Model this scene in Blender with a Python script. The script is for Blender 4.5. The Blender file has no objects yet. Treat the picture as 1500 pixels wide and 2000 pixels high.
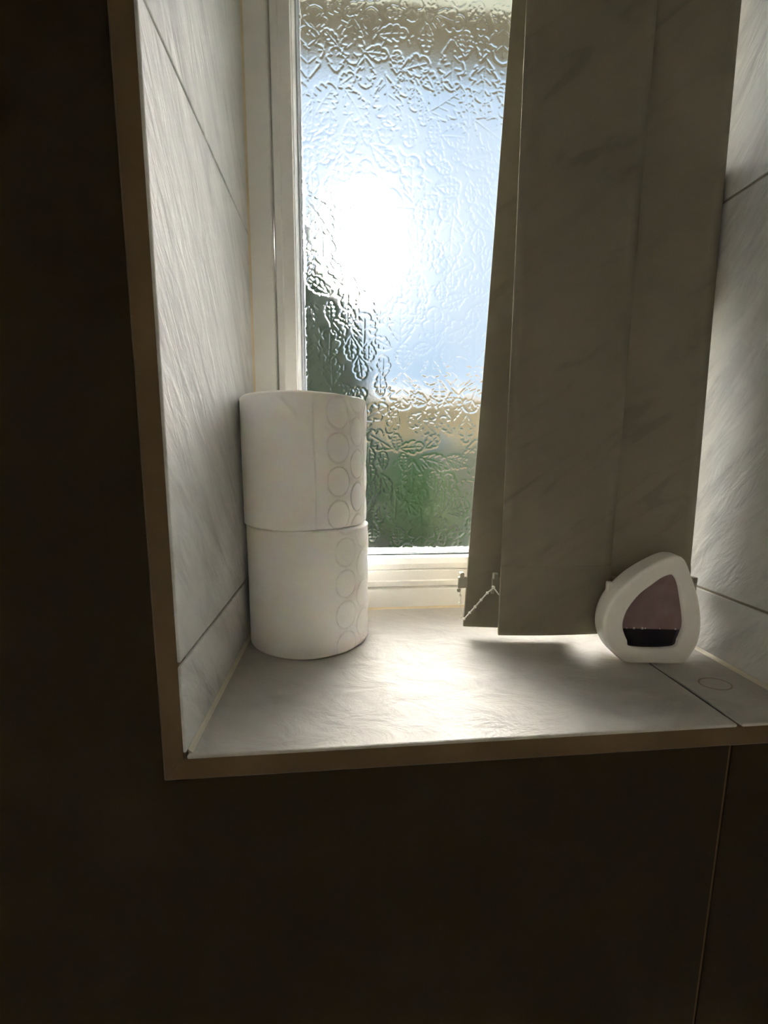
import bpy, bmesh, math, random
import numpy as np
from mathutils import Vector, Matrix

random.seed(4)
RNG = np.random.default_rng(7)
scene = bpy.context.scene
C = scene.collection

# ------------------------------------------------------------------ camera
# world: x along the window wall, y out through the window, z up; sill top is z = 0, wall face is y = 0
cam_d = bpy.data.cameras.new('camera')
cam = bpy.data.objects.new('camera', cam_d)
C.objects.link(cam)
CAM = Vector((0.0, -0.21104, 0.15746))
FW = Vector((0.09176, 0.98599, -0.13929)).normalized()
RT = Vector((0.99576, -0.09175, 0.00652)).normalized()
UP = RT.cross(FW).normalized()
cam.matrix_world = Matrix(((RT.x, UP.x, -FW.x, CAM.x), (RT.y, UP.y, -FW.y, CAM.y),
                           (RT.z, UP.z, -FW.z, CAM.z), (0, 0, 0, 1)))
cam_d.sensor_fit = 'HORIZONTAL'
cam_d.sensor_width = 36.0
cam_d.lens = 818.0 / 1500.0 * 36.0
cam_d.clip_start = 0.01
cam_d.clip_end = 500
scene.camera = cam

# ------------------------------------------------------------------ sky, sun, exposure
SUN_AZ, SUN_EL = math.radians(2.1), math.radians(24.0)
world = bpy.data.worlds.new('world')
scene.world = world
world.use_nodes = True
wn = world.node_tree.nodes
wl = world.node_tree.links
wn.clear()
w_out = wn.new('ShaderNodeOutputWorld')
w_bg = wn.new('ShaderNodeBackground')
# pale blue hazy sky, even all round, whitening towards the sun as haze does
sdir = Vector((math.sin(SUN_AZ) * math.cos(SUN_EL), math.cos(SUN_AZ) * math.cos(SUN_EL), math.sin(SUN_EL)))
w_tc = wn.new('ShaderNodeTexCoord')
w_dot = wn.new('ShaderNodeVectorMath')
w_dot.operation = 'DOT_PRODUCT'
w_dot.inputs[1].default_value = sdir
wl.new(w_tc.outputs['Generated'], w_dot.inputs[0])
w_max = wn.new('ShaderNodeMath')
w_max.operation = 'MAXIMUM'
w_max.inputs[1].default_value = 0.0
wl.new(w_dot.outputs['Value'], w_max.inputs[0])
w_pow = wn.new('ShaderNodeMath')
w_pow.operation = 'POWER'
w_pow.inputs[1].default_value = 80.0
wl.new(w_max.outputs[0], w_pow.inputs[0])
w_mix = wn.new('ShaderNodeMixRGB')
w_mix.inputs[1].default_value = (0.44, 0.60, 0.77, 1)
w_mix.inputs[2].default_value = (1.15, 1.2, 1.22, 1)
wl.new(w_pow.outputs[0], w_mix.inputs[0])
wl.new(w_mix.outputs[0], w_bg.inputs['Color'])
w_bg.inputs['Strength'].default_value = 1.0
wl.new(w_bg.outputs[0], w_out.inputs['Surface'])

sun_d = bpy.data.lights.new('sun', 'SUN')
sun_d.energy = 24.0
sun_d.angle = math.radians(4.5)
sun_d.color = (1.0, 0.96, 0.89)
sun = bpy.data.objects.new('sun', sun_d)
C.objects.link(sun)
sun.rotation_euler = sdir.to_track_quat('Z', 'Y').to_euler()
sun.location = (0, 3, 4)

vs = scene.view_settings
vs.view_transform = 'Standard'
vs.look = 'None'
vs.gamma = 1.0
vs.exposure = 0.25
vs.use_curve_mapping = False
scene.cycles.use_denoising = True
scene.cycles.sample_clamp_indirect = 0.0
scene.cycles.max_bounces = 16
scene.cycles.diffuse_bounces = 14
scene.cycles.transmission_bounces = 12

# ------------------------------------------------------------------ dimensions
XL, XR = -0.0835, 0.2867        # reveals
YF = 0.197                      # inner face of the window frame
ZH = 0.63                       # head of the opening
XS = 0.2316                     # sill tile joint, also the wall joint below
TW = 0.0125                     # trim width
YOUT = 0.30                     # outer face of the wall
RX0, RX1, RY0, RZ0, RZ1 = -0.45, 0.55, -0.80, -1.05, 1.25


# ------------------------------------------------------------------ helpers
def obj(name, mesh, mat=None, parent=None, smooth=False):
    o = bpy.data.objects.new(name, mesh)
    C.objects.link(o)
    if mat is not None:
        mesh.materials.append(mat)
    if parent is not None:
        o.parent = parent
    if smooth:
        mesh.polygons.foreach_set('use_smooth', [True] * len(mesh.polygons))
    return o


def from_bm(name, bm, mat=None, parent=None, smooth=False):
    me = bpy.data.meshes.new(name)
    bmesh.ops.recalc_face_normals(bm, faces=bm.faces)
    bm.to_mesh(me)
    bm.free()
    return obj(name, me, mat, parent, smooth)


def add_box(bm, x0, x1, y0, y1, z0, z1, bevel=0.0, seg=2):
    vs_ = [bm.verts.new((x, y, z)) for x in (x0, x1) for y in (y0, y1) for z in (z0, z1)]
    q = [(0, 1, 3, 2), (4, 6, 7, 5), (0, 4, 5, 1), (2, 3, 7, 6), (0, 2, 6, 4), (1, 5, 7, 3)]
    fs = [bm.faces.new([vs_[i] for i in f]) for f in q]
    if bevel > 0:
        es = list({e for f in fs for e in f.edges})
        bmesh.ops.bevel(bm, geom=es, offset=bevel, segments=seg, profile=0.5, affect='EDGES')


def box(name, x0, x1, y0, y1, z0, z1, mat, parent=None, bevel=0.0):
    bm = bmesh.new()
    add_box(bm, x0, x1, y0, y1, z0, z1, bevel)
    return from_bm(name, bm, mat, parent)


def prism(bm, prof, p0, p1, u, v):
    """closed profile (a, b) -> p + a*u + b*v swept from p0 to p1; each end may carry its own u (mitre)"""
    u0, u1 = u if isinstance(u[0], tuple) else (u, u)
    A = [bm.verts.new(Vector(p0) + a * Vector(u0) + b * Vector(v)) for a, b in prof]
    B = [bm.verts.new(Vector(p1) + a * Vector(u1) + b * Vector(v)) for a, b in prof]
    n = len(prof)
    for i in range(n):
        j = (i + 1) % n
        bm.faces.new((A[i], A[j], B[j], B[i]))
    bm.faces.new(A[::-1])
    bm.faces.new(B)


def grid_mesh(name, P, closed_u=False):
    """P: (nv, nu, 3) array of points -> quad grid mesh"""
    nv, nu = P.shape[:2]
    idx = np.arange(nv * nu).reshape(nv, nu)
    if closed_u:
        idx = np.concatenate([idx, idx[:, :1]], 1)
    a, b, c, d = idx[:-1, :-1], idx[:-1, 1:], idx[1:, 1:], idx[1:, :-1]
    F = np.stack([a, b, c, d], -1).reshape(-1, 4)
    return raw_mesh(name, P.reshape(-1, 3), F)


def raw_mesh(name, V, F):
    V = np.asarray(V, dtype=np.float32)
    F = np.asarray(F, dtype=np.int32)
    me = bpy.data.meshes.new(name)
    me.vertices.add(len(V))
    me.vertices.foreach_set('co', V.ravel())
    me.loops.add(F.size)
    me.loops.foreach_set('vertex_index', F.ravel())
    me.polygons.add(len(F))
    k = F.shape[1]
    me.polygons.foreach_set('loop_start', np.arange(0, F.size, k, dtype=np.int32))
    me.polygons.foreach_set('loop_total', np.full(len(F), k, dtype=np.int32))
    me.update(calc_edges=True)
    me.validate()
    return me


def tube(bm, pts, rad, n=8):
    rings = []
    pts = [Vector(q) for q in pts]
    for i, q in enumerate(pts):
        t = (pts[min(i + 1, len(pts) - 1)] - pts[max(i - 1, 0)]).normalized()
        a = t.cross(Vector((0, 0.3, 1))).normalized()
        b = t.cross(a)
        rings.append([bm.verts.new(q + rad * (math.cos(2 * math.pi * k / n) * a + math.sin(2 * math.pi * k / n) * b)) for k in range(n)])
    for r0, r1 in zip(rings[:-1], rings[1:]):
        for k in range(n):
            bm.faces.new((r0[k], r0[(k + 1) % n], r1[(k + 1) % n], r1[k]))
    bm.faces.new(rings[0][::-1])
    bm.faces.new(rings[-1])


def ball(bm, c, r, n=8):
    bmesh.ops.create_uvsphere(bm, u_segments=n, v_segments=max(4, n // 2 + 1), radius=r, matrix=Matrix.Translation(c))


def tag(o, label=None, cat=None, group=None, kind=None):
    if label:
        o['label'] = label
    if cat:
        o['category'] = cat
    if group:
        o['group'] = group
    if kind:
        o['kind'] = kind
    return o


def empty(name, loc=(0, 0, 0)):
    o = bpy.data.objects.new(name, None)
    C.objects.link(o)
    o.location = loc
    o.empty_display_size = 0.05
    return o


# ------------------------------------------------------------------ materials
def mat(name, base, rough=0.5, **kw):
    m = bpy.data.materials.new(name)
    m.use_nodes = True
    b = m.node_tree.nodes['Principled BSDF']
    b.inputs['Base Color'].default_value = (*base, 1)
    b.inputs['Roughness'].default_value = rough
    for k, v in kw.items():
        b.inputs[k.replace('_', ' ')].default_value = v
    return m


def nd(m, t, **kw):
    n = m.node_tree.nodes.new(t)
    for k, v in kw.items():
        setattr(n, k, v)
    return n


def ramp(m, stops):
    r = nd(m, 'ShaderNodeValToRGB')
    e = r.color_ramp.elements
    while len(e) < len(stops):
        e.new(0.5)
    for el, (p, c) in zip(e, stops):
        el.position = p
        el.color = (*c, 1)
    return r


def stone_tile(name, light, vein, rot, rough=0.34, bump=0.35, relief=1.0, stretch=(30, 30, 9)):
    """pale riven stone-effect tile: soft diagonal veins in the colour, fine cleft relief in the bump"""
    m = mat(name, light, rough)
    L = m.node_tree.links
    b = m.node_tree.nodes['Principled BSDF']
    tc = nd(m, 'ShaderNodeTexCoord')
    rt = nd(m, 'ShaderNodeMapping')
    rt.inputs['Rotation'].default_value = rot
    L.new(tc.outputs['Object'], rt.inputs['Vector'])
    mp = nd(m, 'ShaderNodeMapping')
    mp.inputs['Scale'].default_value = stretch
    L.new(rt.outputs[0], mp.inputs['Vector'])
    n1 = nd(m, 'ShaderNodeTexNoise')
    n1.inputs['Scale'].default_value = 1.0
    n1.inputs['Detail'].default_value = 9
    n1.inputs['Roughness'].default_value = 0.62
    n1.inputs['Distortion'].default_value = 0.9
    L.new(mp.outputs[0], n1.inputs['Vector'])
    r1 = ramp(m, [(0.36, vein), (0.47, tuple(0.35 * a + 0.65 * c for a, c in zip(vein, light))), (0.56, light), (0.75, light)])
    L.new(n1.outputs['Fac'], r1.inputs[0])
    mp2 = nd(m, 'ShaderNodeMapping')
    mp2.inputs['Scale'].default_value = tuple(2.6 * q for q in stretch)
    L.new(rt.outputs[0], mp2.inputs['Vector'])
    n2 = nd(m, 'ShaderNodeTexNoise')
    n2.inputs['Scale'].default_value = 1.0
    n2.inputs['Detail'].default_value = 7
    n2.inputs['Roughness'].default_value = 0.55
    n2.inputs['Distortion'].default_value = 0.5
    L.new(mp2.outputs[0], n2.inputs['Vector'])
    L.new(r1.outputs[0], b.inputs['Base Color'])
    bp = nd(m, 'ShaderNodeBump')
    bp.inputs['Strength'].default_value = bump
    bp.inputs['Distance'].default_value = 0.0035 * relief
    L.new(n2.outputs['Fac'], bp.inputs['Height'])
    L.new(bp.outputs[0], b.inputs['Normal'])
    return m


M = {}
M['tile_side'] = stone_tile('tile_reveal', (0.67, 0.665, 0.645), (0.53, 0.53, 0.525), (-0.62, 0.0, 0.0), rough=0.85, bump=0.45, stretch=(30, 38, 11))
M['tile_side'].node_tree.nodes['Principled BSDF'].inputs['Specular IOR Level'].default_value = 0.12
M['tile_sill'] = stone_tile('tile_sill', (0.54, 0.515, 0.475), (0.46, 0.44, 0.41), (0.0, 0.0, 0.12), rough=0.8, bump=0.8, stretch=(11, 17, 14))
M['tile_sill'].node_tree.nodes['Principled BSDF'].inputs['Specular IOR Level'].default_value = 0.08
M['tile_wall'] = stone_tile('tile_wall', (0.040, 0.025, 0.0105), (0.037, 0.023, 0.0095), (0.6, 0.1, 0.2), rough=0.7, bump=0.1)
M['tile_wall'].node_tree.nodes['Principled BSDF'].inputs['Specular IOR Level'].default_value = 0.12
M['grout'] = mat('grout', (0.34, 0.29, 0.22), 0.9)
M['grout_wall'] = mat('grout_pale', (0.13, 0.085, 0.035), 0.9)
M['grout_dark'] = mat('grout_near_black', (0.018, 0.012, 0.007), 0.95)  # near-black brown bed under the sill tiles, seen in their joint
M['caulk'] = mat('cream_caulk', (0.66, 0.61, 0.50), 0.5)
M['trim'] = mat('tile_trim_enamel', (0.155, 0.100, 0.050), 0.5, Specular_IOR_Level=0.2)
M['upvc'] = mat('white_upvc', (0.86, 0.85, 0.81), 0.25)
M['sealant'] = mat('yellowed_sealant', (0.72, 0.61, 0.42), 0.4)
M['gasket_pale'] = mat('pale_gasket', (0.62, 0.65, 0.70), 0.5)
M['gasket'] = mat('black_gasket', (0.02, 0.02, 0.022), 0.6)
M['spacer'] = mat('mill_spacer', (0.75, 0.77, 0.80), 0.35, Metallic=0.6)
M['room_wall'] = mat('cream_wall_paint', (0.93, 0.895, 0.83), 0.8)
M['plaster'] = mat('ceiling_paint', (0.93, 0.90, 0.84), 0.9)
M['floor'] = mat('floor_vinyl', (0.80, 0.75, 0.66), 0.5)
M['render'] = mat('outside_render', (0.45, 0.42, 0.38), 0.9)
M['shadow_handle'] = mat('dark_shadow_handle', (0.03, 0.025, 0.02), 0.4)
M['metal'] = mat('handle_metal', (0.30, 0.29, 0.27), 0.35, Metallic=0.8)


def glass_material():
    m = bpy.data.materials.new('obscured_glass')
    m.use_nodes = True
    n = m.node_tree.nodes
    n.clear()
    out = n.new('ShaderNodeOutputMaterial')
    g = n.new('ShaderNodeBsdfGlass')
    g.inputs['Color'].default_value = (0.985, 0.995, 1.0, 1)
    g.distribution = 'BECKMANN'
    g.inputs['IOR'].default_value = 1.5
    g.inputs['Roughness'].default_value = 0.185
    m.node_tree.links.new(g.outputs[0], out.inputs['Surface'])
    return m


M['glass'] = glass_material()


def noisy(name, c0, c1, scale, rough=0.9, bump=0.0, stretch=(1, 1, 1)):
    m = mat(name, c0, rough)
    L = m.node_tree.links
    b = m.node_tree.nodes['Principled BSDF']
    tc = nd(m, 'ShaderNodeTexCoord')
    mp = nd(m, 'ShaderNodeMapping')
    mp.inputs['Scale'].default_value = stretch
    L.new(tc.outputs['Object'], mp.inputs['Vector'])
    n1 = nd(m, 'ShaderNodeTexNoise')
    n1.inputs['Scale'].default_value = scale
    n1.inputs['Detail'].default_value = 6
    L.new(mp.outputs[0], n1.inputs['Vector'])
    r = ramp(m, [(0.35, c0), (0.65, c1)])
    L.new(n1.outputs['Fac'], r.inputs[0])
    L.new(r.outputs[0], b.inputs['Base Color'])
    if bump:
        bp = nd(m, 'ShaderNodeBump')
        bp.inputs['Strength'].default_value = bump
        bp.inputs['Distance'].default_value = 0.002
        L.new(n1.outputs['Fac'], bp.inputs['Height'])
        L.new(bp.outputs[0], b.inputs['Normal'])
    return m


# ------------------------------------------------------------------ room shell
def struct(o):
    o['kind'] = 'structure'
    return o


wall = struct(empty('wall_front'))
wall['label'] = 'dark tiled bathroom wall around the window opening'
# solid wall around the opening; its inner face is the recessed grout bed
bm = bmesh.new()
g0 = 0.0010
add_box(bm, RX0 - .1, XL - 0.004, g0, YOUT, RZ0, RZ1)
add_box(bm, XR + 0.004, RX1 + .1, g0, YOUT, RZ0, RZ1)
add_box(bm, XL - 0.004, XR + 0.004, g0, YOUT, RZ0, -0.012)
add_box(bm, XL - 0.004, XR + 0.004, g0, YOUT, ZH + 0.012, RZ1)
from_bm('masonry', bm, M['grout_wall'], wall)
G = 0.0012


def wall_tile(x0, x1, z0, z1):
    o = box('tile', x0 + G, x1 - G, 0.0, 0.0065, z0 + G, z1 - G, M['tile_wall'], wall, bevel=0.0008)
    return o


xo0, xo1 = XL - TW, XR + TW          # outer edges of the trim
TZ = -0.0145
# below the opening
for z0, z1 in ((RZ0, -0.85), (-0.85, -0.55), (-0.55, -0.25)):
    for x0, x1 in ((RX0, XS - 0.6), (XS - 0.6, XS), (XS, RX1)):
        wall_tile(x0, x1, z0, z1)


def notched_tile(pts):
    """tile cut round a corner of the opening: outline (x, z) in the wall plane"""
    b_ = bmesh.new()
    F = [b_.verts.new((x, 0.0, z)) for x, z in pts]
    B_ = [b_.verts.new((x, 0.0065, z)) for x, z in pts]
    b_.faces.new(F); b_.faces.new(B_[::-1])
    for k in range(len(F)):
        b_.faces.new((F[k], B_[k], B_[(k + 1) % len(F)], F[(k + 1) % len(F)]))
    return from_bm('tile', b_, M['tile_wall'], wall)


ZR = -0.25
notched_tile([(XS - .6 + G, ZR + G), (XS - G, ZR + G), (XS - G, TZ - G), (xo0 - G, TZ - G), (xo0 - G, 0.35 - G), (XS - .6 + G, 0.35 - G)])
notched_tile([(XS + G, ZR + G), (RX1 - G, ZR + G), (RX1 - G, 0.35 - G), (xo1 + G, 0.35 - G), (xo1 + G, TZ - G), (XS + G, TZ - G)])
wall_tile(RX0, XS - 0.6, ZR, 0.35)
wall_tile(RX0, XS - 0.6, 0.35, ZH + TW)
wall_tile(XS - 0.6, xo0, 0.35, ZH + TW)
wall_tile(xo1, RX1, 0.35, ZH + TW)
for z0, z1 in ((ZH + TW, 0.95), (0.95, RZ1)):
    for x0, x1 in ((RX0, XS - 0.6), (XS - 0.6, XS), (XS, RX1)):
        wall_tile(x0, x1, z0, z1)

o = struct(box('wall_left', RX0 - .1, RX0, RY0, g0, RZ0, RZ1, M['room_wall']))
o = struct(box('wall_right', RX1, RX1 + .1, RY0, g0, RZ0, RZ1, M['room_wall']))
o = struct(box('wall_back', RX0 - .1, RX1 + .1, RY0 - .1, RY0, RZ0, RZ1, M['room_wall']))
struct(box('floor', RX0 - .1, RX1 + .1, RY0 - .1, YOUT, RZ0 - .1, RZ0, M['floor']))
struct(box('ceiling', RX0 - .1, RX1 + .1, RY0 - .1, YOUT, RZ1, RZ1 + .1, M['plaster']))


# reveals, each a grout bed with its own tiles; rows at 5 cm and 35 cm above the sill
def reveal(name, label, side):
    r = struct(empty(name))
    r['label'] = label
    xs = XL if side < 0 else XR
    bedx = (xs - 0.0050, xs - 0.0014) if side < 0 else (xs + 0.0014, xs + 0.0050)
    box('grout_bed', *bedx, 0.004, YOUT - .01, -0.010, ZH + 0.010, M['grout'], r)
    tx = (xs - 0.0040, xs) if side < 0 else (xs, xs + 0.0040)
    for z0, z1 in ((0.0006, 0.0505), (0.0505, 0.3470), (0.3470, ZH)):
        box('tile', *tx, -0.0036, YOUT - .012, z0 + G, z1 - G * 0.6, M['tile_side'], r, bevel=0.0007)
    return r


reveal('wall_reveal_left', 'pale stone tiles lining the window recess beside the toilet rolls', -1)
reveal('wall_reveal_right', 'pale stone tiles lining the window recess behind the air freshener', 1)
o = struct(box('wall_reveal_top', XL - .004, XR + .004, 0.0012, YOUT - .012, ZH, ZH + 0.012, M['tile_side']))

sill = struct(empty('window_sill'))
sill['label'] = 'pale riven stone tiled sill under the window'
box('grout_bed', XL - .004, XR + .004, 0.006, YOUT - .01, -0.012, -0.0016, M['grout_dark'], sill)
for x0, x1, nm in ((XL, XS - 0.0013, 'a'), (XS + 0.0013, XR, 'b')):
    box('tile', x0, x1, -0.0036, YOUT - .012, -0.0055, 0.0, M['tile_sill'], sill, bevel=0.0009)
b_ = bmesh.new()
prism(b_, [(0, 0), (0.0024, 0), (0.0010, 0.0008), (0, 0.0022)], (XL, -0.001, 0), (XL, YF, 0), (1, 0, 0), (0, 0, 1))
from_bm('caulk_line', b_, M['caulk'], sill)
b_ = bmesh.new()
prism(b_, [(0, 0), (0.0024, 0), (0.0010, 0.0008), (0, 0.0022)], (XR, -0.001, 0), (XR, YF, 0), (-1, 0, 0), (0, 0, 1))
from_bm('caulk_line', b_, M['caulk'], sill)
# faint raised oval ring left on the narrow tile
bm = bmesh.new()
cx, cy = 0.2555, 0.0385
prev = None
ring = []
for k in range(40):
    a = 2 * math.pi * k / 40
    sx, sy = 0.0105 * math.cos(a), 0.0075 * math.sin(a)
    nrm = Vector((math.cos(a), math.sin(a), 0)) * 0.0006
    c0 = Vector((cx + sx, cy + sy, 0))
    ring.append([bm.verts.new(c0 - nrm), bm.verts.new(c0 + Vector((0, 0, 0.0004))), bm.verts.new(c0 + nrm)])
for k in range(40):
    A, B = ring[k], ring[(k + 1) % 40]
    bm.faces.new((A[0], A[1], B[1], B[0]))
    bm.faces.new((A[1], A[2], B[2], B[1]))
from_bm('ring_mark', bm, mat('limescale', (0.33, 0.27, 0.18), 0.6), sill, True)


# trims: rounded edge strips around the opening, mitred at the corners
def trim(n, p0, p1, u0, u1, label):
    bm = bmesh.new()
    # a: from the opening edge outwards, b: towards the room (-y); the tile edge shows above it as a thin rim
    prof = [(0.0011, -0.006), (0.0011, 0.0032), (0.0016, 0.0038), (TW - 0.0014, 0.0038), (TW - 0.0002, 0.0026), (TW - 0.0002, -0.006)]
    prism(bm, prof, p0, p1, (u0, u1), (0, -1, 0))
    o = struct(from_bm('trim_%d' % n, bm, M['trim']))
    o['label'] = label
    bpy.context.view_layer.update()
    return o


e_ = 0.00025
TB = -TZ / TW
trim(1, (XL, 0, 0 + e_), (XL, 0, ZH), (-1, 0, -TB), (-1, 0, 1), 'upright edge trim beside the toilet rolls')
trim(2, (XL + e_, 0, 0), (XR - e_, 0, 0), (-1, 0, -TB), (1, 0, -TB), 'edge trim along the front of the sill')
trim(3, (XR, 0, 0 + e_), (XR, 0, ZH), (1, 0, -TB), (1, 0, 1), 'upright edge trim past the air freshener')
trim(4, (XL + e_, 0, ZH), (XR - e_, 0, ZH), (-1, 0, 1), (1, 0, 1), 'edge trim over the window recess')

# ------------------------------------------------------------------ window
win = struct(empty('window_1', ((XL + XR) / 2, YF, 0)))
win['label'] = 'white plastic window with leaf patterned obscured glass'


def wpart(o, parent=win):
    o.parent = parent
    o.matrix_parent_inverse = Matrix.Translation(-Vector(win.location)) if parent is win else Matrix.Identity(4)
    return o


def ring_frame(name, prof, mt, x0, x1, z0, z1, parent=None):
    """profile (a inward from the outer edge, b depth in y) run round a rectangle with mitres"""
    bm = bmesh.new()
    cs = [((x0, z0), (1, 1)), ((x1, z0), (-1, 1)), ((x1, z1), (-1, -1)), ((x0, z1), (1, -1))]
    R = [[bm.verts.new((c[0] + a * d[0], b, c[1] + a * d[1])) for a, b in prof] for c, d in cs]
    n = len(prof)
    for i in range(4):
        A, B = R[i], R[(i + 1) % 4]
        for k in range(n):
            j = (k + 1) % n
            bm.faces.new((A[k], A[j], B[j], B[k]))
    return from_bm(name, bm, mt)


# outer frame
wpart(ring_frame('frame', [(0.0005, 0.262), (0.0005, YF + .0012), (0.0017, YF), (0.0195, YF), (0.0207, YF + .001),
                           (0.0215, YF + .004), (0.0215, 0.262)], M['upvc'], XL, XR, 0.0, ZH))
# sash with a small lip, then the bevelled glazing bead
sash = wpart(ring_frame('sash', [(0.0219, 0.258), (0.0219, YF + .0045), (0.0235, YF - .0005), (0.0290, YF - .0015),
                                 (0.0300, YF - .0005), (0.0395, YF - .0005), (0.0402, YF + .0008), (0.0402, 0.258)],
                        M['upvc'], XL, XR, 0.0, ZH))
GB = 0.0404
bead = ring_frame('glazing_bead', [(GB, 0.214), (GB, YF + .0012), (GB + .0012, YF), (GB + .006, YF + .0006), (GB + .011, YF + .005),
                                   (GB + .0126, YF + .0115), (GB + .0126, 0.214)], M['upvc'], XL + -0.0105, XR + 0.0105, 0.0, ZH)
wpart(bead)
gk = ring_frame('gasket', [(0.0, 0.2138), (0.0, 0.2128), (0.0028, 0.2128), (0.0034, 0.2142), (0.0034, 0.2152), (0.0, 0.2152)],
                M['gasket_pale'], XL + 0.0412, XR - 0.0412, 0.0518, ZH - 0.0518)
wpart(gk)
wpart(box('mould_strip', XL + .0432, XR - .0432, 0.2098, 0.2128, 0.0522, 0.0541, M['gasket'], None, bevel=0.0004))
# sealant lines
bm = bmesh.new()
sp = [(0, 0), (0.0022, 0), (0.0010, 0.0008), (0, 0.0020)]
prism(bm, sp, (XL, YF + .0002, 0.0), (XR, YF + .0002, 0.0), (0, -1, 0), (0, 0, 1))
prism(bm, sp, (XL, YF + .0002, 0.0), (XL, YF + .0002, ZH), (0, -1, 0), (1, 0, 0))
prism(bm, sp, (XR, YF + .0002, 0.0), (XR, YF + .0002, ZH), (0, -1, 0), (-1, 0, 0))
wpart(from_bm('sealant', bm, M['sealant']))

# pane: a solid slab whose room side carries the pressed leaf relief as real geometry
GX0, GX1, GZ0, GZ1 = XL + 0.036, XR - 0.036, 0.046, ZH - 0.046
GX0 = XL + 0.034
STEP = 0.0006
nu = int((GX1 - GX0) / STEP) + 1
nv = int((GZ1 - GZ0) / STEP) + 1
gx = np.linspace(GX0, GX1, nu)
gz = np.linspace(GZ0, GZ1, nv)
Hf = np.zeros((nv, nu))


def stamp(p, q, h, sig):
    r = 3 * sig
    i0 = max(0, int((min(p[0], q[0]) - r - GX0) / STEP)); i1 = min(nu, int((max(p[0], q[0]) + r - GX0) / STEP) + 2)
    j0 = max(0, int((min(p[1], q[1]) - r - GZ0) / STEP)); j1 = min(nv, int((max(p[1], q[1]) + r - GZ0) / STEP) + 2)
    if i1 <= i0 or j1 <= j0:
        return
    X, Z = np.meshgrid(gx[i0:i1], gz[j0:j1])
    dx, dz = q[0] - p[0], q[1] - p[1]
    L2 = dx * dx + dz * dz + 1e-12
    t = np.clip(((X - p[0]) * dx + (Z - p[1]) * dz) / L2, 0, 1)
    d2 = (X - p[0] - t * dx) ** 2 + (Z - p[1] - t * dz) ** 2
    np.maximum(Hf[j0:j1, i0:i1], h * np.exp(-d2 / (2 * sig * sig)), out=Hf[j0:j1, i0:i1])


def leaf(cx, cz, L, ang, lobes, h, sig):
    """lobed leaf outline with broken strokes, a midrib and side veins"""
    ca, sa = math.cos(ang), math.sin(ang)
    slim = random.uniform(0.26, 0.42)

    def w(a, b):
        return (cx + a * ca - b * sa, cz + a * sa + b * ca)
    side = []
    n = lobes * 6
    for k in range(n + 1):
        t = k / n
        wid = slim * L * (math.sin(math.pi * min(1, t * 0.97 + 0.03)) ** 0.75)
        lob = 0.62 + 0.38 * abs(math.sin(math.pi * lobes * t)) ** 0.6
        skew = 0.10 * L * abs(math.sin(math.pi * lobes * t))
        side.append((t * L - L / 2 + skew * 0.6, wid * lob))
    for s in (1, -1):
        pts = [w(a, s * b) for a, b in side]
        for k in range(len(pts) - 1):
            if random.random() < 0.86:
                stamp(pts[k], pts[k + 1], h * random.uniform(.8, 1.15), sig * random.uniform(.9, 1.25))
    bend = random.uniform(-.08, .08) * L
    stamp(w(-L * 0.56, bend), w(-L * 0.1, bend * .2), h * .8, sig * .9)
    stamp(w(-L * 0.1, bend * .2), w(L * 0.34, 0), h * .65, sig * .8)
    for k in range(1, lobes):
        t = k / lobes - 0.5
        for s in (1, -1):
            if random.random() < 0.7:
                stamp(w((t - .05) * L, 0.02 * s * L), w((t + 0.07) * L, s * 0.17 * L), h * .6, sig * .75)


random.seed(21)
placed = []
tries = 0
while len(placed) < 420 and tries < 12000:
    tries += 1
    x, z = random.uniform(GX0, GX1), random.uniform(GZ0, GZ1)
    L = random.choice((random.uniform(0.016, 0.026), random.uniform(0.026, 0.042)))
    if any((x - a) ** 2 + (z - b) ** 2 < (0.36 * (L + l)) ** 2 for a, b, l in placed):
        continue
    placed.append((x, z, L))
    leaf(x, z, L, random.choice((math.pi / 2, -math.pi / 2, random.uniform(0, 6.28), random.uniform(0, 6.28))),
         random.choice((3, 3, 4, 5)), 0.00027, 0.00062)
for k in range(1100):          # short stray strokes between the leaves
    x, z = random.uniform(GX0, GX1), random.uniform(GZ0, GZ1)
    a = random.gauss(math.pi / 2, 0.9)
    l = random.uniform(0.0012, 0.0045)
    stamp((x, z), (x + l * math.cos(a), z + l * math.sin(a)), random.uniform(.00012, .00028), 0.0006)
Hf += 0.000010 * RNG.standard_normal(Hf.shape)
YG0, YG1 = 0.2150, 0.2192
X, Z = np.meshgrid(gx, gz)
front = np.stack([X, YG0 - Hf, Z], -1).reshape(-1, 3)
idx = np.arange(nu * nv).reshape(nv, nu)
quads = np.stack([idx[:-1, :-1], idx[:-1, 1:], idx[1:, 1:], idx[1:, :-1]], -1).reshape(-1, 4)
loop = np.concatenate([idx[0, :], idx[1:, -1], idx[-1, -2::-1], idx[-2:0:-1, 0]])
base = nu * nv
back_rim = front[loop].copy()
back_rim[:, 1] = YG1
nl = len(loop)
sideq = np.stack([np.roll(loop, -1), loop, base + np.arange(nl), base + (np.arange(nl) + 1) % nl], -1)
V = np.concatenate([front, back_rim])
ci = len(V)
corners = [0, nu - 1, nu - 1 + nv - 1, 2 * (nu - 1) + nv - 1]
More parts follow.
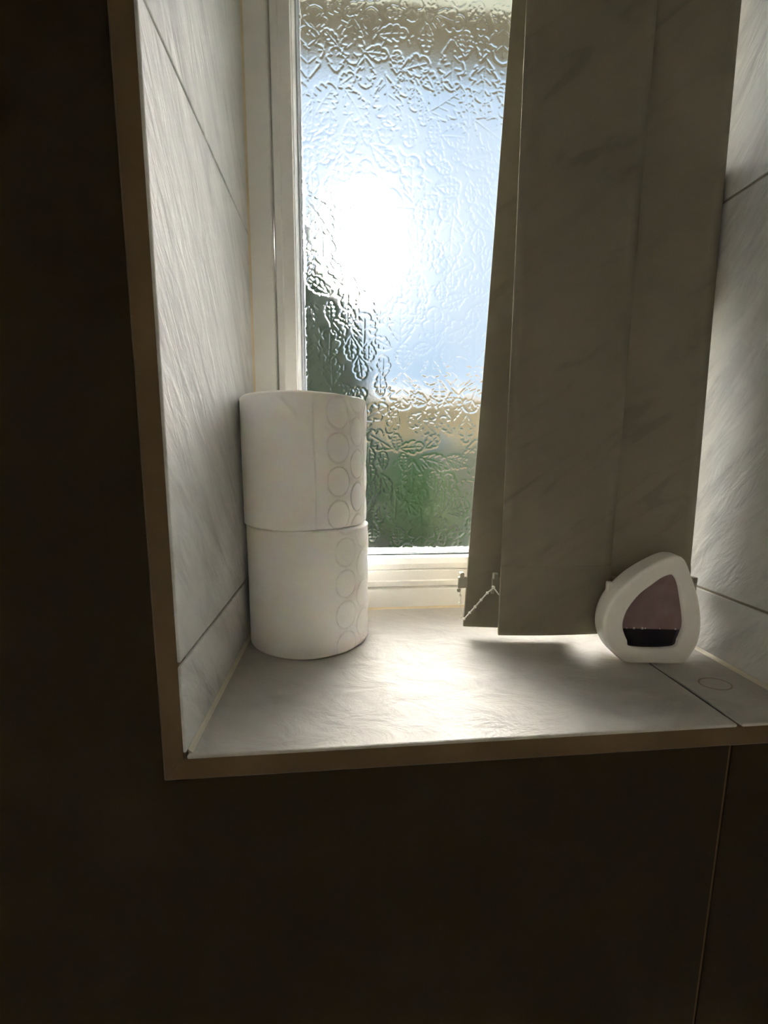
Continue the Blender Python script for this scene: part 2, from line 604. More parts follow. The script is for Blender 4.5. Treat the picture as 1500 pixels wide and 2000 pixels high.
# back face as a fan of quads from rim to centre (flat)
cen = np.array([[(GX0 + GX1) / 2, YG1, (GZ0 + GZ1) / 2]])
V = np.concatenate([V, cen])
ar = np.arange(0, nl - 1, 2)
nxt = (ar + 1) % nl
nx2 = (ar + 2) % nl
backq = np.stack([base + nx2, base + nxt, base + ar, np.full(len(ar), ci)], -1)
if nl % 2 == 1:
    backq = np.concatenate([backq, [[base, base + nl - 1, base + nl - 1, ci]]])
    backq = backq[:-1]
pane_me = raw_mesh('pane', V, np.concatenate([quads, sideq, backq]))
bm = bmesh.new()
bm.from_mesh(pane_me)
bmesh.ops.holes_fill(bm, edges=[e for e in bm.edges if e.is_boundary], sides=0)
bmesh.ops.recalc_face_normals(bm, faces=bm.faces)
for f in bm.faces:
    f.smooth = abs(f.normal.y) > 0.3 and f.calc_center_median().y < YG1 - 0.001
bm.to_mesh(pane_me)
bm.free()
pane = wpart(obj('pane', pane_me, M['glass']))
pane['label'] = 'obscured glass pane pressed with leaf outlines'
# second, clear pane of the sealed unit is left to the same slab; the bright spacer bar runs round its edge
wpart(ring_frame('spacer_bar', [(0, 0.2200), (0.0065, 0.2200), (0.0065, 0.2290), (0, 0.2290)], M['spacer'],
                 XL + 0.0395, XR - 0.0395, 0.0500, ZH - 0.0500))

# unseen, guessed handle on the hidden stile, enlarged to shadow the right reveal
hd = empty('shadow_handle', (0, 0, 0))
wpart(hd)
hx = XR - 0.030


def hpart(name, bm, smooth=False):
    o = from_bm(name, bm, M['shadow_handle'], hd, smooth)
    return o


bm = bmesh.new(); add_box(bm, hx - .013, hx + .013, YF - .011, YF - .0015, 0.255, 0.385, 0.004, 3); hpart('backplate', bm)
bm = bmesh.new(); add_box(bm, hx - .011, hx + .011, YF - .058, YF - .010, 0.340, 0.368, 0.004, 3); hpart('spindle', bm)
bm = bmesh.new(); add_box(bm, XR - .040, XR - .0020, YF - .090, YF - .046, 0.264, 0.372, 0.006, 3); hpart('shadow_lever', bm)  # oversized and pushed towards the blind to block light on the right reveal

# ------------------------------------------------------------------ toilet rolls
RR = 0.0502
paper = mat('toilet_paper', (0.92, 0.89, 0.84), 0.95)
_b = paper.node_tree.nodes['Principled BSDF']
_b.inputs['Subsurface Weight'].default_value = 0.25
_b.inputs['Subsurface Radius'].default_value = (0.004, 0.003, 0.002)
_b.inputs['Specular IOR Level'].default_value = 0.15
_tc = nd(paper, 'ShaderNodeTexCoord'); _n = nd(paper, 'ShaderNodeTexNoise'); _bp = nd(paper, 'ShaderNodeBump')
_n.inputs['Scale'].default_value = 900; _n.inputs['Detail'].default_value = 3
_bp.inputs['Strength'].default_value = 0.12; _bp.inputs['Distance'].default_value = 0.0006
paper.node_tree.links.new(_tc.outputs['Object'], _n.inputs['Vector'])
paper.node_tree.links.new(_n.outputs['Fac'], _bp.inputs['Height'])
paper.node_tree.links.new(_bp.outputs[0], _b.inputs['Normal'])
card = noisy('core_card', (0.42, 0.33, 0.23), (0.50, 0.40, 0.29), 200)


def emboss(theta, z, start, zoff):
    """relief of dotted circles pressed into the paper; theta in metres round the roll"""
    PX, PZ, R0 = 0.0212, 0.0252, 0.0098
    u = theta - start
    h = np.zeros_like(u)
    col = np.floor(u / PX)
    for dc in (-1, 0, 1):
        c = col + dc
        uc = (c + 0.5) * PX
        zo = np.where(np.mod(c, 2) == 0, 0.0, PZ / 2) + zoff
        r = np.round((z - zo) / PZ)
        for dr in (-1, 0, 1):
            zc = zo + (r + dr) * PZ
            d = np.hypot(u - uc, (z - zc) * (R0 / 0.0112))
            ang = np.arctan2(z - zc, u - uc)
            dots = 0.55 + 0.45 * np.cos(ang * 46)
            line = np.exp(-((d - R0) / 0.00042) ** 2) * dots
            puff = np.clip(1 - (d / R0) ** 2, 0, 1) ** 0.7
            h = np.where(d < R0 + 0.0015, h - 0.00100 * line + 0.00070 * puff, h)
            # dotted triangle rows filling the gaps between the circles
    gap = np.cos(2 * np.pi * u / 0.0016) * np.cos(2 * np.pi * z / 0.0016)
    zz = np.mod((z - zoff) / PZ + 0.5 * np.mod(col, 2) + 0.5, 1.0)
    tri = np.exp(-((zz - 0.0) / 0.10) ** 2) + np.exp(-((zz - 1.0) / 0.10) ** 2)
    h = h - 0.00075 * np.clip(gap, 0, 1) * tri
    fade = np.clip(u / 0.002, 0, 1) * np.clip((0.115 - u) / 0.01, 0, 1)
    return h * fade


def toilet_roll(loc, rot, emb_start, zoff, seam, label, squash, H):
    root = empty('toilet_roll', loc)
    tag(root, label, 'toilet roll', 'toilet rolls stacked on the sill')
    nth, nz = 900, 230
    th = np.linspace(0, 2 * np.pi, nth, endpoint=False)
    zz = np.linspace(0, H, nz)
    TH, ZZ = np.meshgrid(th, zz)
    # theta 0 faces the room (-y), positive towards +x; wrap to -pi..pi
    W = np.mod(TH + np.pi, 2 * np.pi) - np.pi
    arc = W * RR
    R = RR + emboss(arc, ZZ, emb_start, zoff)
    # gentle hand-wound irregularity, end rounding, soft dents near the top rim
    R += 0.00035 * np.sin(2 * TH + squash) + 0.00022 * np.sin(5 * TH + 2.1 * squash + 20 * ZZ)
    R += 0.00030 * np.sin(9 * TH + 70 * ZZ + squash) * np.exp(-((ZZ - H) / 0.03) ** 2)
    e = np.minimum(ZZ, H - ZZ)
    R -= 0.0016 * np.clip(1 - e / 0.0016, 0, 1) ** 2
    if seam is not None:                      # overlapping loose end: a step in the surface
        R += 0.00075 / (1 + np.exp((arc - seam - 0.0008 * np.sin(ZZ * 60)) / 0.00022)) * (arc > -1.6 * RR) * np.clip((arc + 1.6 * RR) / 0.02, 0, 1)
        for (ua, za, ub, zb, dep) in ((0.0345, 0.094, 0.0430, 0.080, 0.0018), (-0.012, 0.093, -0.003, 0.083, 0.0011), (-0.020, 0.094, -0.014, 0.085, 0.0009)):
            dx, dz = ub - ua, zb - za
            t = np.clip(((arc - ua) * dx + (ZZ - za) * dz) / (dx * dx + dz * dz), 0, 1)
            d2 = (arc - ua - t * dx) ** 2 + (ZZ - za - t * dz) ** 2
            R -= dep * np.exp(-d2 / (2 * 0.0013 ** 2))
    top = H + 0.0004 * np.sin(3 * th + squash)
    Zs = ZZ * (top / H)[None, :]
    P = np.stack([R * np.sin(TH), -R * np.cos(TH), Zs], -1)
    o = obj('paper_sheet', grid_mesh('paper_sheet', P, closed_u=True), paper, root, True)
    o['label'] = 'embossed outer paper layer'
    # wound ends: annulus with shallow winding ridges, top and bottom
    nr = 24
    rr = np.linspace(0.0205, 1.0, nr)
    for nm, row, sgn in (('wound_end', -1, 1), ('wound_end', 0, -1)):
        rim = P[row, ::5]
        rin = np.stack([0.0205 * np.sin(th[::5]), -0.0205 * np.cos(th[::5]), np.full(len(th[::5]), rim[:, 2].mean())], -1)
        k = np.linspace(0, 1, nr)[:, None, None]
        Q = rin[None] * (1 - k) + rim[None] * k
        Q[1:-1:2, :, 2] -= sgn * 0.0004
        if sgn > 0:
            Q = Q[::-1]
        oo = obj(nm, grid_mesh(nm, Q, closed_u=True), paper, root, True)
    # cardboard core
    bm = bmesh.new()
    n = 48
    A = []
    for (r, z) in ((0.0204, 0.0008), (0.0204, H - 0.0008), (0.0196, H - 0.0008), (0.0196, 0.0008)):
        A.append([bm.verts.new((r * math.sin(2 * math.pi * k / n), -r * math.cos(2 * math.pi * k / n), z)) for k in range(n)])
    for i in range(4):
        for k in range(n):
            bm.faces.new((A[i][k], A[i][(k + 1) % n], A[(i + 1) % 4][(k + 1) % n], A[(i + 1) % 4][k]))
    o = from_bm('cardboard_core', bm, card, root, True)
    o['label'] = 'brown cardboard core'
    root.rotation_euler = rot
    return root


toilet_roll((-0.0312, 0.1440, 0.0003), (0, 0, 0), 0.0235, 0.006, None,
            'white embossed toilet roll standing on the sill, lower of the two stacked', 0.6, 0.0996)
toilet_roll((-0.0326, 0.1442, 0.1004), (0, 0, 0), 0.0190, 0.0105, 0.0108,
            'white toilet roll with creased loose sheet, upper of the two stacked', 2.0, 0.0998)

# ------------------------------------------------------------------ vertical blind


def fabric_material():
    m = bpy.data.materials.new('blind_fabric')
    m.use_nodes = True
    L = m.node_tree.links
    b = m.node_tree.nodes['Principled BSDF']
    out = m.node_tree.nodes['Material Output']
    b.inputs['Roughness'].default_value = 0.85
    b.inputs['Specular IOR Level'].default_value = 0.2
    tc = nd(m, 'ShaderNodeTexCoord')
    mp = nd(m, 'ShaderNodeMapping')
    rt = nd(m, 'ShaderNodeMapping')
    rt.inputs['Rotation'].default_value = (0, 0.62, 0)
    L.new(tc.outputs['Object'], rt.inputs['Vector'])
    mp.inputs['Scale'].default_value = (11, 20, 48)
    L.new(rt.outputs[0], mp.inputs['Vector'])
    n1 = nd(m, 'ShaderNodeTexNoise')
    n1.inputs['Scale'].default_value = 1.0; n1.inputs['Detail'].default_value = 8; n1.inputs['Distortion'].default_value = 1.3
    L.new(mp.outputs[0], n1.inputs['Vector'])
    r = ramp(m, [(0.30, (0.215, 0.188, 0.138)), (0.38, (0.250, 0.218, 0.162)), (0.46, (0.262, 0.229, 0.170)), (0.8, (0.275, 0.24, 0.178))])
    L.new(n1.outputs['Fac'], r.inputs[0])
    L.new(r.outputs[0], b.inputs['Base Color'])
    n2 = nd(m, 'ShaderNodeTexNoise')
    n2.inputs['Scale'].default_value = 1500
    L.new(tc.outputs['Object'], n2.inputs['Vector'])
    bp = nd(m, 'ShaderNodeBump')
    bp.inputs['Strength'].default_value = 0.15; bp.inputs['Distance'].default_value = 0.0004
    L.new(n2.outputs['Fac'], bp.inputs['Height'])
    L.new(bp.outputs[0], b.inputs['Normal'])
    tr = nd(m, 'ShaderNodeBsdfTranslucent')
    tr.inputs['Color'].default_value = (0.55, 0.50, 0.40, 1)
    mx = nd(m, 'ShaderNodeMixShader')
    mx.inputs[0].default_value = 0.04
    L.new(b.outputs[0], mx.inputs[1])
    L.new(tr.outputs[0], mx.inputs[2])
    L.new(mx.outputs[0], out.inputs['Surface'])
    return m


M['fabric'] = fabric_material()
M['clip'] = mat('clear_plastic_clip', (0.34, 0.30, 0.23), 0.3)
M['cord'] = mat('white_bead_chain', (0.85, 0.82, 0.74), 0.4)

blind = empty('vertical_blind', (0.20, 0.105, 0.0))
tag(blind, 'grey marbled fabric vertical blind drawn across half of the window', 'blind')
BL = Vector(blind.location)
ZT = 0.585


def bpart(name, me_or_bm, mt, parent, smooth=False):
    if isinstance(me_or_bm, bmesh.types.BMesh):
        o = from_bm(name, me_or_bm, mt, parent, smooth)
    else:
        o = obj(name, me_or_bm, mt, parent, smooth)
    if parent is blind:
        o.matrix_parent_inverse = Matrix.Translation(-BL)
    return o


def slat(lb, rb, lt, rt, zb, camber, wave, label, hem=0.070):
    """lb, rb, lt, rt: (x, y) of the two edges at the bottom and the top"""
    nx, nz = 13, 60
    s = np.linspace(0, 1, nx)
    t = np.linspace(0, 1, nz)
    S, T = np.meshgrid(s, t)
    lbx, rbx, ltx, rtx = (np.array(q) for q in (lb, rb, lt, rt))
    XY = ((1 - S)[..., None] * ((1 - T)[..., None] * lbx + T[..., None] * ltx) + S[..., None] * ((1 - T)[..., None] * rbx + T[..., None] * rtx))
    Zc = zb + (ZT - zb) * T
    XY[..., 1] -= camber * 4 * S * (1 - S)
    XY[..., 1] += wave * np.sin(Zc * 17 + S * 2)
    half = 0.00035

    def shell(mask_lo, mask_hi, half, name, parent):
        rows = np.where((Zc[:, 0] >= mask_lo - 1e-6) & (Zc[:, 0] <= mask_hi + 1e-6))[0]
        F = np.stack([XY[rows][..., 0], XY[rows][..., 1] - half, Zc[rows]], -1)
        B = F.copy(); B[..., 1] += 2 * half
        n0, n1 = F.shape[:2]
        ring = np.concatenate([F, B[:, ::-1]], 1)
        me = grid_mesh(name, ring, closed_u=True)
        b2 = bmesh.new(); b2.from_mesh(me)
        bmesh.ops.holes_fill(b2, edges=[e for e in b2.edges if e.is_boundary], sides=0)
        bmesh.ops.recalc_face_normals(b2, faces=b2.faces)
        b2.to_mesh(me); b2.free()
        return bpart(name, me, M['fabric'], parent)
    sl = shell(zb, ZT, half, 'slat', blind)
    sl['label'] = label
    # stitched weight pocket at the bottom
    hz = [r for r in Zc[:, 0] if r <= hem]
    bpx = bmesh.new()
    hm = []
    zt = hem
    for z, hf in ((zb - 0.0004, 0.0009), (zb + 0.002, 0.0013), (zt - 0.004, 0.0012), (zt, 0.0006)):
        T_ = (z - zb) / (ZT - zb)
        row = []
        for k in range(nx):
            sk = s[k]
            q = (1 - sk) * ((1 - T_) * lbx + T_ * ltx) + sk * ((1 - T_) * rbx + T_ * rtx)
            row.append((q[0], q[1] - camber * 4 * sk * (1 - sk) + wave * math.sin(z * 17 + sk * 2), z, hf))
        hm.append(row)
    FV = [[bpx.verts.new((a, b - h, c)) for a, b, c, h in row] for row in hm]
    BV = [[bpx.verts.new((a, b + h, c)) for a, b, c, h in row] for row in hm]
    for i in range(3):
        for k in range(nx - 1):
            bpx.faces.new((FV[i][k], FV[i][k + 1], FV[i + 1][k + 1], FV[i + 1][k]))
            bpx.faces.new((BV[i][k], BV[i + 1][k], BV[i + 1][k + 1], BV[i][k + 1]))
        for k in (0, nx - 1):
            bpx.faces.new((FV[i][k], FV[i + 1][k], BV[i + 1][k], BV[i][k]))
    for k in range(nx - 1):
        bpx.faces.new((FV[0][k], BV[0][k], BV[0][k + 1], FV[0][k + 1]))
        bpx.faces.new((FV[3][k], FV[3][k + 1], BV[3][k + 1], BV[3][k]))
    bpart('hem_pocket', bpx, M['fabric'], sl)
    return sl


def clip(parent, x, y, z, s):
    """chain clip sticking out of a slat's weight"""
    b2 = bmesh.new()
    add_box(b2, x - .004, x + .004, y - .0012, y + .0012, z - .0055, z + .0045, 0.0008, 2)
    add_box(b2, x + s * .001 - .002, x + s * .001 + .002, y - .0025, y + .0025, z + .0035, z + .0085, 0.0008, 2)
    ball(b2, (x + s * .003, y, z - .0075), 0.0018)
    o = bpart('chain_clip', b2, M['clip'], parent)
    return o


s1 = slat((0.1020, 0.130), (0.186, 0.119), (0.1340, 0.152), (0.219, 0.128), 0.0085, 0.0015, 0.0006,
          'narrow glimpse of a slat behind the widest one')
s2 = slat((0.1221, 0.1000), (0.2110, 0.0965), (0.1211, 0.1000), (0.2100, 0.0965), 0.0132, 0.0020, 0.0003,
          'foremost slat, seen full width')
s3 = slat((0.1960, 0.1080), (0.2762, 0.0915), (0.1960, 0.1150), (0.2710, 0.1000), 0.0135, 0.0010, 0.0003,
          'slat against the tiled recess, partly behind the air freshener')
clip(s1, 0.0998, 0.129, 0.0485, -1)
clip(s1, 0.1235, 0.1125, 0.0520, -1)
clip(s2, 0.2128, 0.0965, 0.0520, 1)
clip(s3, 0.2780, 0.0915, 0.0520, 1)
# bead chain linking the bottoms of the slats
runs = [[(0.0985, 0.1290, 0.0430), (0.0978, 0.1280, 0.0300), (0.0985, 0.1240, 0.0190), (0.1000, 0.1210, 0.0185), (0.1080, 0.1180, 0.0300),
         (0.1160, 0.1120, 0.0440), (0.1210, 0.1090, 0.0500)], [(0.1195, 0.1090, 0.0500), (0.1270, 0.1060, 0.0400), (0.1300, 0.1040, 0.0390)],
        [(0.2130, 0.0990, 0.0460), (0.2300, 0.1120, 0.0330), (0.2550, 0.1080, 0.0330), (0.2780, 0.0920, 0.0470)]]
for run in runs:
    b2 = bmesh.new()
    tube(b2, run, 0.00055, 6)
    for A, B in zip(run[:-1], run[1:]):
        n = max(1, int((Vector(B) - Vector(A)).length / 0.0065))
        for k in range(n):
            ball(b2, Vector(A).lerp(Vector(B), k / n), 0.00125, 6)
    bpart('bead_chain', b2, M['cord'], blind)
b2 = bmesh.new()
add_box(b2, XL + .004, XR - .004, 0.090, 0.130, ZT + 0.012, ZT + 0.043, 0.002, 2)
bpart('headrail', b2, M['upvc'], blind)
for x, y in ((0.1765, 0.130), (0.1655, 0.098), (0.2335, 0.107)):
    b2 = bmesh.new()
    add_box(b2, x - .006, x + .006, y - .003, y + .003, ZT - .012, ZT + .013, 0.001, 1)
    bpart('hanger_hook', b2, M['clip'], blind)

# ------------------------------------------------------------------ air freshener
fr = empty('air_freshener', (0.2065, 0.0700, 0.0004))
tag(fr, 'white teardrop shaped air freshener with mauve window, on the sill before the blind', 'air freshener')
fr.rotation_euler = (0, 0, math.atan2(-0.1297, 0.9916))
OUT = [(34.6, 84.4), (38.7, 83.1), (42.2, 78.9), (46.4, 69.7), (51.6, 57.4), (55.4, 44.9), (57.4, 32.2), (57.0, 19.3), (53.7, 10.0),
       (49.4, 3.4), (44.2, 0.0), (8.9, 0.0), (-1.7, 4.8), (-9.5, 13.3), (-13.4, 23.0), (-14.1, 33.8), (-12.0, 45.0), (-5.9, 56.2),
       (3.1, 66.3), (12.3, 73.8), (23.4, 80.6), (29.9, 83.6)]
INN = [(31.2, 70.0), (34.5, 68.5), (37.9, 62.3), (41.4, 48.8), (43.7, 38.3), (44.6, 29.8), (42.2, 20.0), (37.9, 13.4), (8.8, 12.7),
       (4.2, 19.1), (0.5, 27.7), (0.4, 35.2), (3.1, 43.8), (10.1, 54.5), (18.3, 61.9), (25.1, 67.5)]


def smooth_loop(pts, n, it=2):
    P = [Vector((a, b)) * 0.001 for a, b in pts]
    res = []
    N = len(P)
    for i in range(N):
        p0, p1, p2, p3 = P[i - 1], P[i], P[(i + 1) % N], P[(i + 2) % N]
        for k in range(6):
            t = k / 6
            res.append(0.5 * ((2 * p1) + (-p0 + p2) * t + (2 * p0 - 5 * p1 + 4 * p2 - p3) * t * t + (-p0 + 3 * p1 - 3 * p2 + p3) * t ** 3))
    # resample by angle about a common centre so that two loops can be bridged
    return res


def by_angle(loop, c, n):
    ang = np.unwrap(np.array([math.atan2(q.y - c[1], q.x - c[0]) for q in loop]))
    x = np.array([q.x for q in loop]); y = np.array([q.y for q in loop])
    if ang[-1] < ang[0]:
        ang, x, y = ang[::-1], x[::-1], y[::-1]
    a0 = np.concatenate([ang - 2 * math.pi, ang, ang + 2 * math.pi])
    T = np.linspace(0, 2 * math.pi, n, endpoint=False)
    mid = ang[0] + math.pi
    T = T + 2 * math.pi * np.round((mid - T) / (2 * math.pi))
    return np.interp(T, a0, np.tile(x, 3)), np.interp(T, a0, np.tile(y, 3))


cc = (0.0250, 0.0340)
NA = 140
ox, oz = by_angle(smooth_loop(OUT, 6), cc, NA)
oz = np.maximum(oz, 0.0)
ix, iz = by_angle(smooth_loop(INN, 6), cc, NA)
TH_ = 0.0195                                 # thickness front to back


def inset(x, z, d):
    n = len(x)
    tx = np.roll(x, -1) - np.roll(x, 1); tz = np.roll(z, -1) - np.roll(z, 1)
    l = np.hypot(tx, tz) + 1e-9
    return x - d * (tz / l), z + d * (tx / l)


def lvl(x, z, y):
    return np.stack([x, np.full(NA, y), z], -1)


loops = []
bx_, bz_ = inset(ox, oz, 0.0035)
loops.append(lvl(*inset(ox, oz, 0.012), TH_))
loops.append(lvl(bx_, bz_, TH_ - 0.0004))
loops.append(lvl(*inset(ox, oz, 0.0010), TH_ - 0.003))
loops.append(lvl(ox, oz, TH_ * 0.62))
loops.append(lvl(*inset(ox, oz, 0.0001), 0.0026))
loops.append(lvl(*inset(ox, oz, 0.0003), 0.0013))
loops.append(lvl(*inset(ox, oz, 0.0009), 0.0004))
loops.append(lvl(*inset(ox, oz, 0.0018), 0.0))
loops.append(lvl(*inset(ox, oz, 0.0026), 0.0))
loops.append(lvl(*inset(ix, iz, -0.0012), 0.0))
loops.append(lvl(*inset(ix, iz, -0.0003), 0.0004))
loops.append(lvl(ix, iz, 0.0014))
loops.append(lvl(ix, iz, 0.0075))
P = np.stack(loops, 0)
P[..., 2] = np.maximum(P[..., 2], 0.0)
me = grid_mesh('shell', P, closed_u=True)
bm = bmesh.new(); bm.from_mesh(me)
bmesh.ops.holes_fill(bm, edges=[e for e in bm.edges if e.is_boundary and e.verts[0].co.y > 0.015], sides=0)
bmesh.ops.recalc_face_normals(bm, faces=bm.faces)
bm.to_mesh(me); bm.free()
shell_m = mat('white_plastic', (0.90, 0.87, 0.81), 0.38)
o = obj('shell', me, shell_m, fr, True)
o['label'] = 'rounded white plastic shell'
# mauve window panel and the dark liquid reservoir below its level line
LZ = 0.0268
mauve = noisy('mauve_panel', (0.25, 0.155, 0.15), (0.31, 0.20, 0.195), 90, rough=0.35)
dark = mat('dark_liquid', (0.012, 0.008, 0.016), 0.12)


def panel(name, keep_up, y, mt):
    b3 = bmesh.new()
    pts = [(a, b) for a, b in zip(ix, iz)]
    res = []
    n = len(pts)
    for k in range(n):
        A, B = pts[k], pts[(k + 1) % n]
        ina = (A[1] >= LZ) == keep_up
        inb = (B[1] >= LZ) == keep_up
        if ina:
            res.append(A)
        if ina != inb:
            t = (LZ - A[1]) / (B[1] - A[1])
            res.append((A[0] + t * (B[0] - A[0]), LZ))
    F = [b3.verts.new((a, y, b)) for a, b in res]
    B_ = [b3.verts.new((a, y + 0.004, b)) for a, b in res]
    b3.faces.new(F)
    b3.faces.new(B_[::-1])
    for k in range(len(F)):
        b3.faces.new((F[k], B_[k], B_[(k + 1) % len(F)], F[(k + 1) % len(F)]))
    return from_bm(name, b3, mt, fr)


o = panel('window_panel', True, 0.0030, mauve); o['label'] = 'mauve see-through window'
o = panel('liquid', False, 0.0034, dark); o['label'] = 'dark liquid at the bottom of the window'
b3 = bmesh.new()
for mx_, mr_ in ((0.0045, 0.0007), (0.0098, 0.0010), (0.0160, 0.0011), (0.0182, 0.0007), (0.0290, 0.0006), (0.0405, 0.0008)):
    ball(b3, (mx_, 0.0031, LZ + 0.0004), mr_, 6)
o = from_bm('meniscus', b3, mat('foam', (0.75, 0.68, 0.70), 0.2), fr, True)
# small vent lug on the shoulder
b3 = bmesh.new()
add_box(b3, -0.0085, -0.0045, 0.010, 0.014, 0.052, 0.0605, 0.0006, 1)
from_bm('vent_lug', b3, shell_m, fr)

# ------------------------------------------------------------------ outside, seen blurred through the glass
ZG = -1.10
struct(box('ground', -30, 30, YOUT, 60, ZG - .2, ZG, noisy('lawn_soil', (0.10, 0.13, 0.06), (0.16, 0.18, 0.10), 2.0)))['label'] = 'lawn outside the window'
# eave over the window
ev = struct(empty('roof_eave', (0, YOUT, 0.98)))
ev['label'] = 'roof eave hanging over the window outside'


def evpart(o):
    o.parent = ev
    o.matrix_parent_inverse = Matrix.Translation(-Vector(ev.location))


soffit_m = noisy('soffit_paint', (0.20, 0.19, 0.16), (0.24, 0.22, 0.18), 5)
evpart(box('soffit', -3, 3, YOUT, 0.72, 0.985, 1.005, soffit_m))
evpart(box('fascia', -3, 3, 0.72, 0.745, 0.955, 1.12, soffit_m))
bm = bmesh.new()
prism(bm, [(0.055 * math.cos(a), 0.05 * math.sin(a)) for a in [math.pi + math.pi * k / 10 for k in range(11)]],
      (-3, 0.805, 1.04), (3, 0.805, 1.04), (0, 1, 0), (0, 0, 1))
evpart(from_bm('gutter', bm, soffit_m))
bm = bmesh.new()
prism(bm, [(0, 0), (1.2, 0.7), (1.2, 0.62), (0, -0.05)], (-3, 0.80, 1.13), (3, 0.80, 1.13), (0, -1, 0), (0, 0, 1))
evpart(from_bm('roof_slope', bm, M['render']))
struct(box('outer_wall', RX0 - 2, RX0 - .1, YOUT - .1, YOUT, ZG, 1.0, M['render']))
struct(box('outer_wall.001', RX1 + .1, RX1 + 2, YOUT - .1, YOUT, ZG, 1.0, M['render']))


def leaves(name, centres_fn, n, size, mt, parent):
    V_, F_ = [], []
    for k in range(n):
        c, out = centres_fn()
        a = Vector((random.gauss(0, 1), random.gauss(0, 1), random.gauss(0, 1))).normalized()
        b = a.cross(out + Vector((.01, 0, 0))).normalized()
        s = size * random.uniform(.6, 1.3)
        i = len(V_)
        c = Vector(c)
        V_ += [c - a * s, c + b * s * .45, c + a * s, c - b * s * .45]
        F_.append((i, i + 1, i + 2, i + 3))
    me_ = raw_mesh(name, np.array([tuple(v) for v in V_]), np.array(F_))
    o_ = obj(name, me_, mt, parent)
    o_['kind'] = 'stuff'
    return o_


def blob(name, prof, mt, parent, seed, n=28):
    """lumpy solid of revolution from (z, r) pairs"""
    b4 = bmesh.new()
    rings = []
    rnd = random.Random(seed)
    for z, r in prof:
        rings.append([b4.verts.new(((r * rnd.uniform(.85, 1.12)) * math.cos(2 * math.pi * k / n), (r * rnd.uniform(.85, 1.12)) * math.sin(2 * math.pi * k / n), z)) for k in range(n)])
    for A, B in zip(rings[:-1], rings[1:]):
        for k in range(n):
            b4.faces.new((A[k], A[(k + 1) % n], B[(k + 1) % n], B[k]))
    b4.faces.new(rings[0][::-1]); b4.faces.new(rings[-1])
    return from_bm(name, b4, mt, parent, True)


dark_green = noisy('conifer_needles', (0.025, 0.045, 0.022), (0.06, 0.085, 0.04), 6)
mid_green = noisy('shrub_leaves', (0.05, 0.13, 0.03), (0.12, 0.22, 0.07), 6)
grey_green = noisy('hedge_leaves', (0.16, 0.19, 0.12), (0.24, 0.26, 0.18), 4)
bark = mat('bark', (0.10, 0.07, 0.05), 0.9)

# columnar conifer
td = 5.0
az = math.radians(-4.2)
tree = empty('conifer_tree', (CAM.x + td * math.sin(az), CAM.y + td * math.cos(az), ZG))
tag(tree, 'dark narrow conifer in the garden, seen blurred through the glass', 'tree')
tp = [(0.15, 0.30), (0.5, 0.55), (1.1, 0.62), (1.8, 0.62), (2.4, 0.52), (2.8, 0.40), (3.2, 0.28), (3.6, 0.14), (3.85, 0.02)]
blob('crown', tp, dark_green, tree, 3)


def tree_pt():
    z = random.uniform(.2, 3.85)
    r = np.interp(z, [q[0] for q in tp], [q[1] for q in tp]) * random.uniform(.85, 1.2)
    a = random.uniform(0, 6.283)
    return (r * math.cos(a), r * math.sin(a), z), Vector((math.cos(a), math.sin(a), 0.4))


leaves('needle_sprays', tree_pt, 3500, 0.07, dark_green, tree)
bm = bmesh.new(); tube(bm, [(0, 0, 0), (0.01, 0, 0.3), (0, 0, 0.8)], 0.06, 8); from_bm('trunk', bm, bark, tree, True)


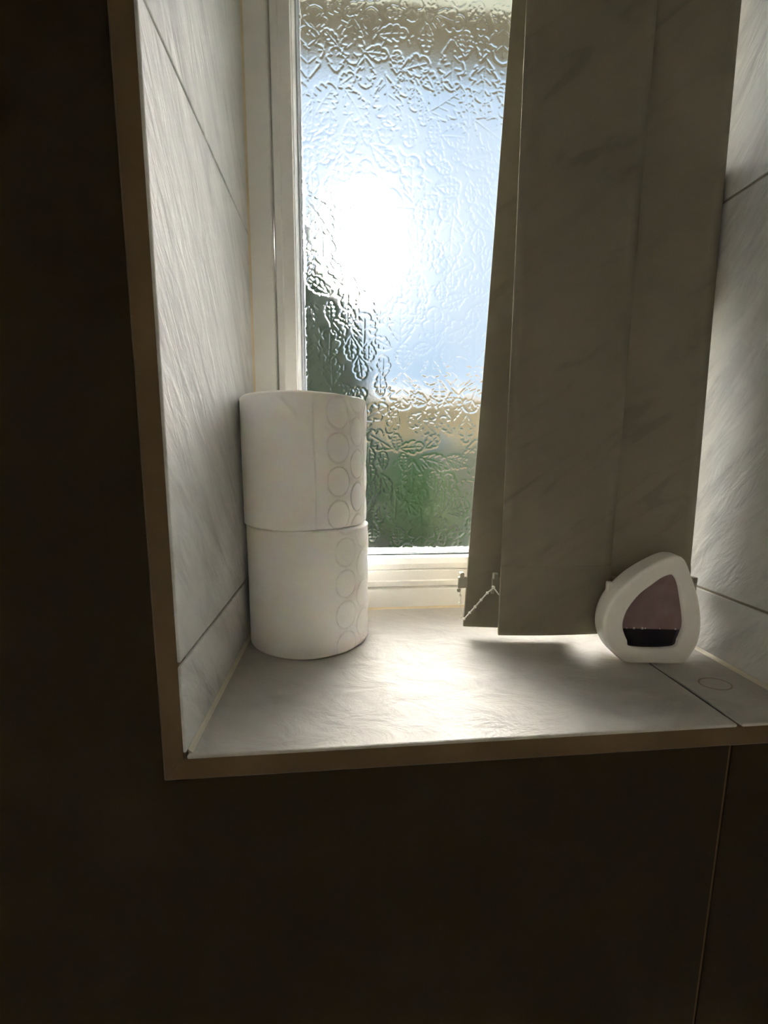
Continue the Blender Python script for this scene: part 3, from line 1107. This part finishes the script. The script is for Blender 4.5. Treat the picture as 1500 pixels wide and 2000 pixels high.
def hedge(name, label, x0, x1, y0, y1, h, mt, n, seed):
    hroot = empty(name, ((x0 + x1) / 2, (y0 + y1) / 2, ZG))
    tag(hroot, label, 'hedge')
    w, d = (x1 - x0) / 2, (y1 - y0) / 2
    b5 = bmesh.new()
    add_box(b5, -w * .95, w * .95, -d * .9, d * .9, 0.02, h * .96, 0.12, 3)
    from_bm('twigs', b5, mt, hroot, True)

    def pt():
        s_ = random.random()
        if s_ < .55:
            return (random.uniform(-w, w), -d * random.uniform(.9, 1.1), random.uniform(.03, h)), Vector((0, -1, .3))
        if s_ < .85:
            return (random.uniform(-w, w), random.uniform(-d, d), h * random.uniform(.94, 1.06)), Vector((0, 0, 1))
        return (random.choice((-w, w)) * random.uniform(.95, 1.05), random.uniform(-d, d), random.uniform(.03, h)), Vector((1, 0, .3))
    leaves('foliage', pt, n, 0.06, mt, hroot)
    return hroot


hedge('garden_hedge', 'grey green clipped hedge below the tan house, seen through the glass', -1.8, 4.6, 8.0, 8.8, 1.40, grey_green, 5000, 5)
# rounded green shrub
sh = empty('garden_shrub', (0.98, 5.6, ZG))
tag(sh, 'bright green leafy shrub low behind the glass, beside the toilet rolls', 'shrub')
spf = [(0.02, 0.40), (0.3, 0.62), (0.6, 0.66), (0.9, 0.55), (1.1, 0.34), (1.2, 0.08)]
blob('crown', spf, mid_green, sh, 8)


def shrub_pt():
    z = random.uniform(.03, 1.2)
    r = np.interp(z, [q[0] for q in spf], [q[1] for q in spf]) * random.uniform(.9, 1.15)
    a = random.uniform(0, 6.283)
    return (r * math.cos(a), r * math.sin(a), z), Vector((math.cos(a), math.sin(a), 0.4))


leaves('foliage', shrub_pt, 2500, 0.06, mid_green, sh)

# tan house beyond the hedge
hs = empty('house', (2.5, 18.0, ZG))
tag(hs, 'tan rendered house beyond the hedge, a warm band behind the glass', 'house')
tan = noisy('tan_render', (0.80, 0.50, 0.22), (0.86, 0.58, 0.29), 1.5)


def hbox(name, x0, x1, y0, y1, z0, z1, mt, parent=hs):
    b6 = bmesh.new(); add_box(b6, x0, x1, y0, y1, z0, z1); return from_bm(name, b6, mt, parent)


hbox('wall', -7, 9, 0, 5, 0, 3.6, tan)
b6 = bmesh.new()
prism(b6, [(-0.3, 3.6), (2.5, 4.2), (5.3, 3.6), (5.3, 3.5), (2.5, 4.1), (-0.3, 3.5)], (-7.2, 0, 0), (9.2, 0, 0), (0, 1, 0), (0, 0, 1))
from_bm('roof', b6, mat('roof_tile', (0.30, 0.20, 0.13), 0.9), hs)
for wx in (-4.5, -1.5, 1.5, 4.5, 7.0):
    wf = hbox('window', wx - .6, wx + .6, -0.05, 0.05, 1.0, 2.2, M['upvc'])
    hbox('window_glass', wx - .5, wx + .5, -0.06, -0.045, 1.1, 2.1, mat('house_glass', (0.25, 0.28, 0.30), 0.1), wf)
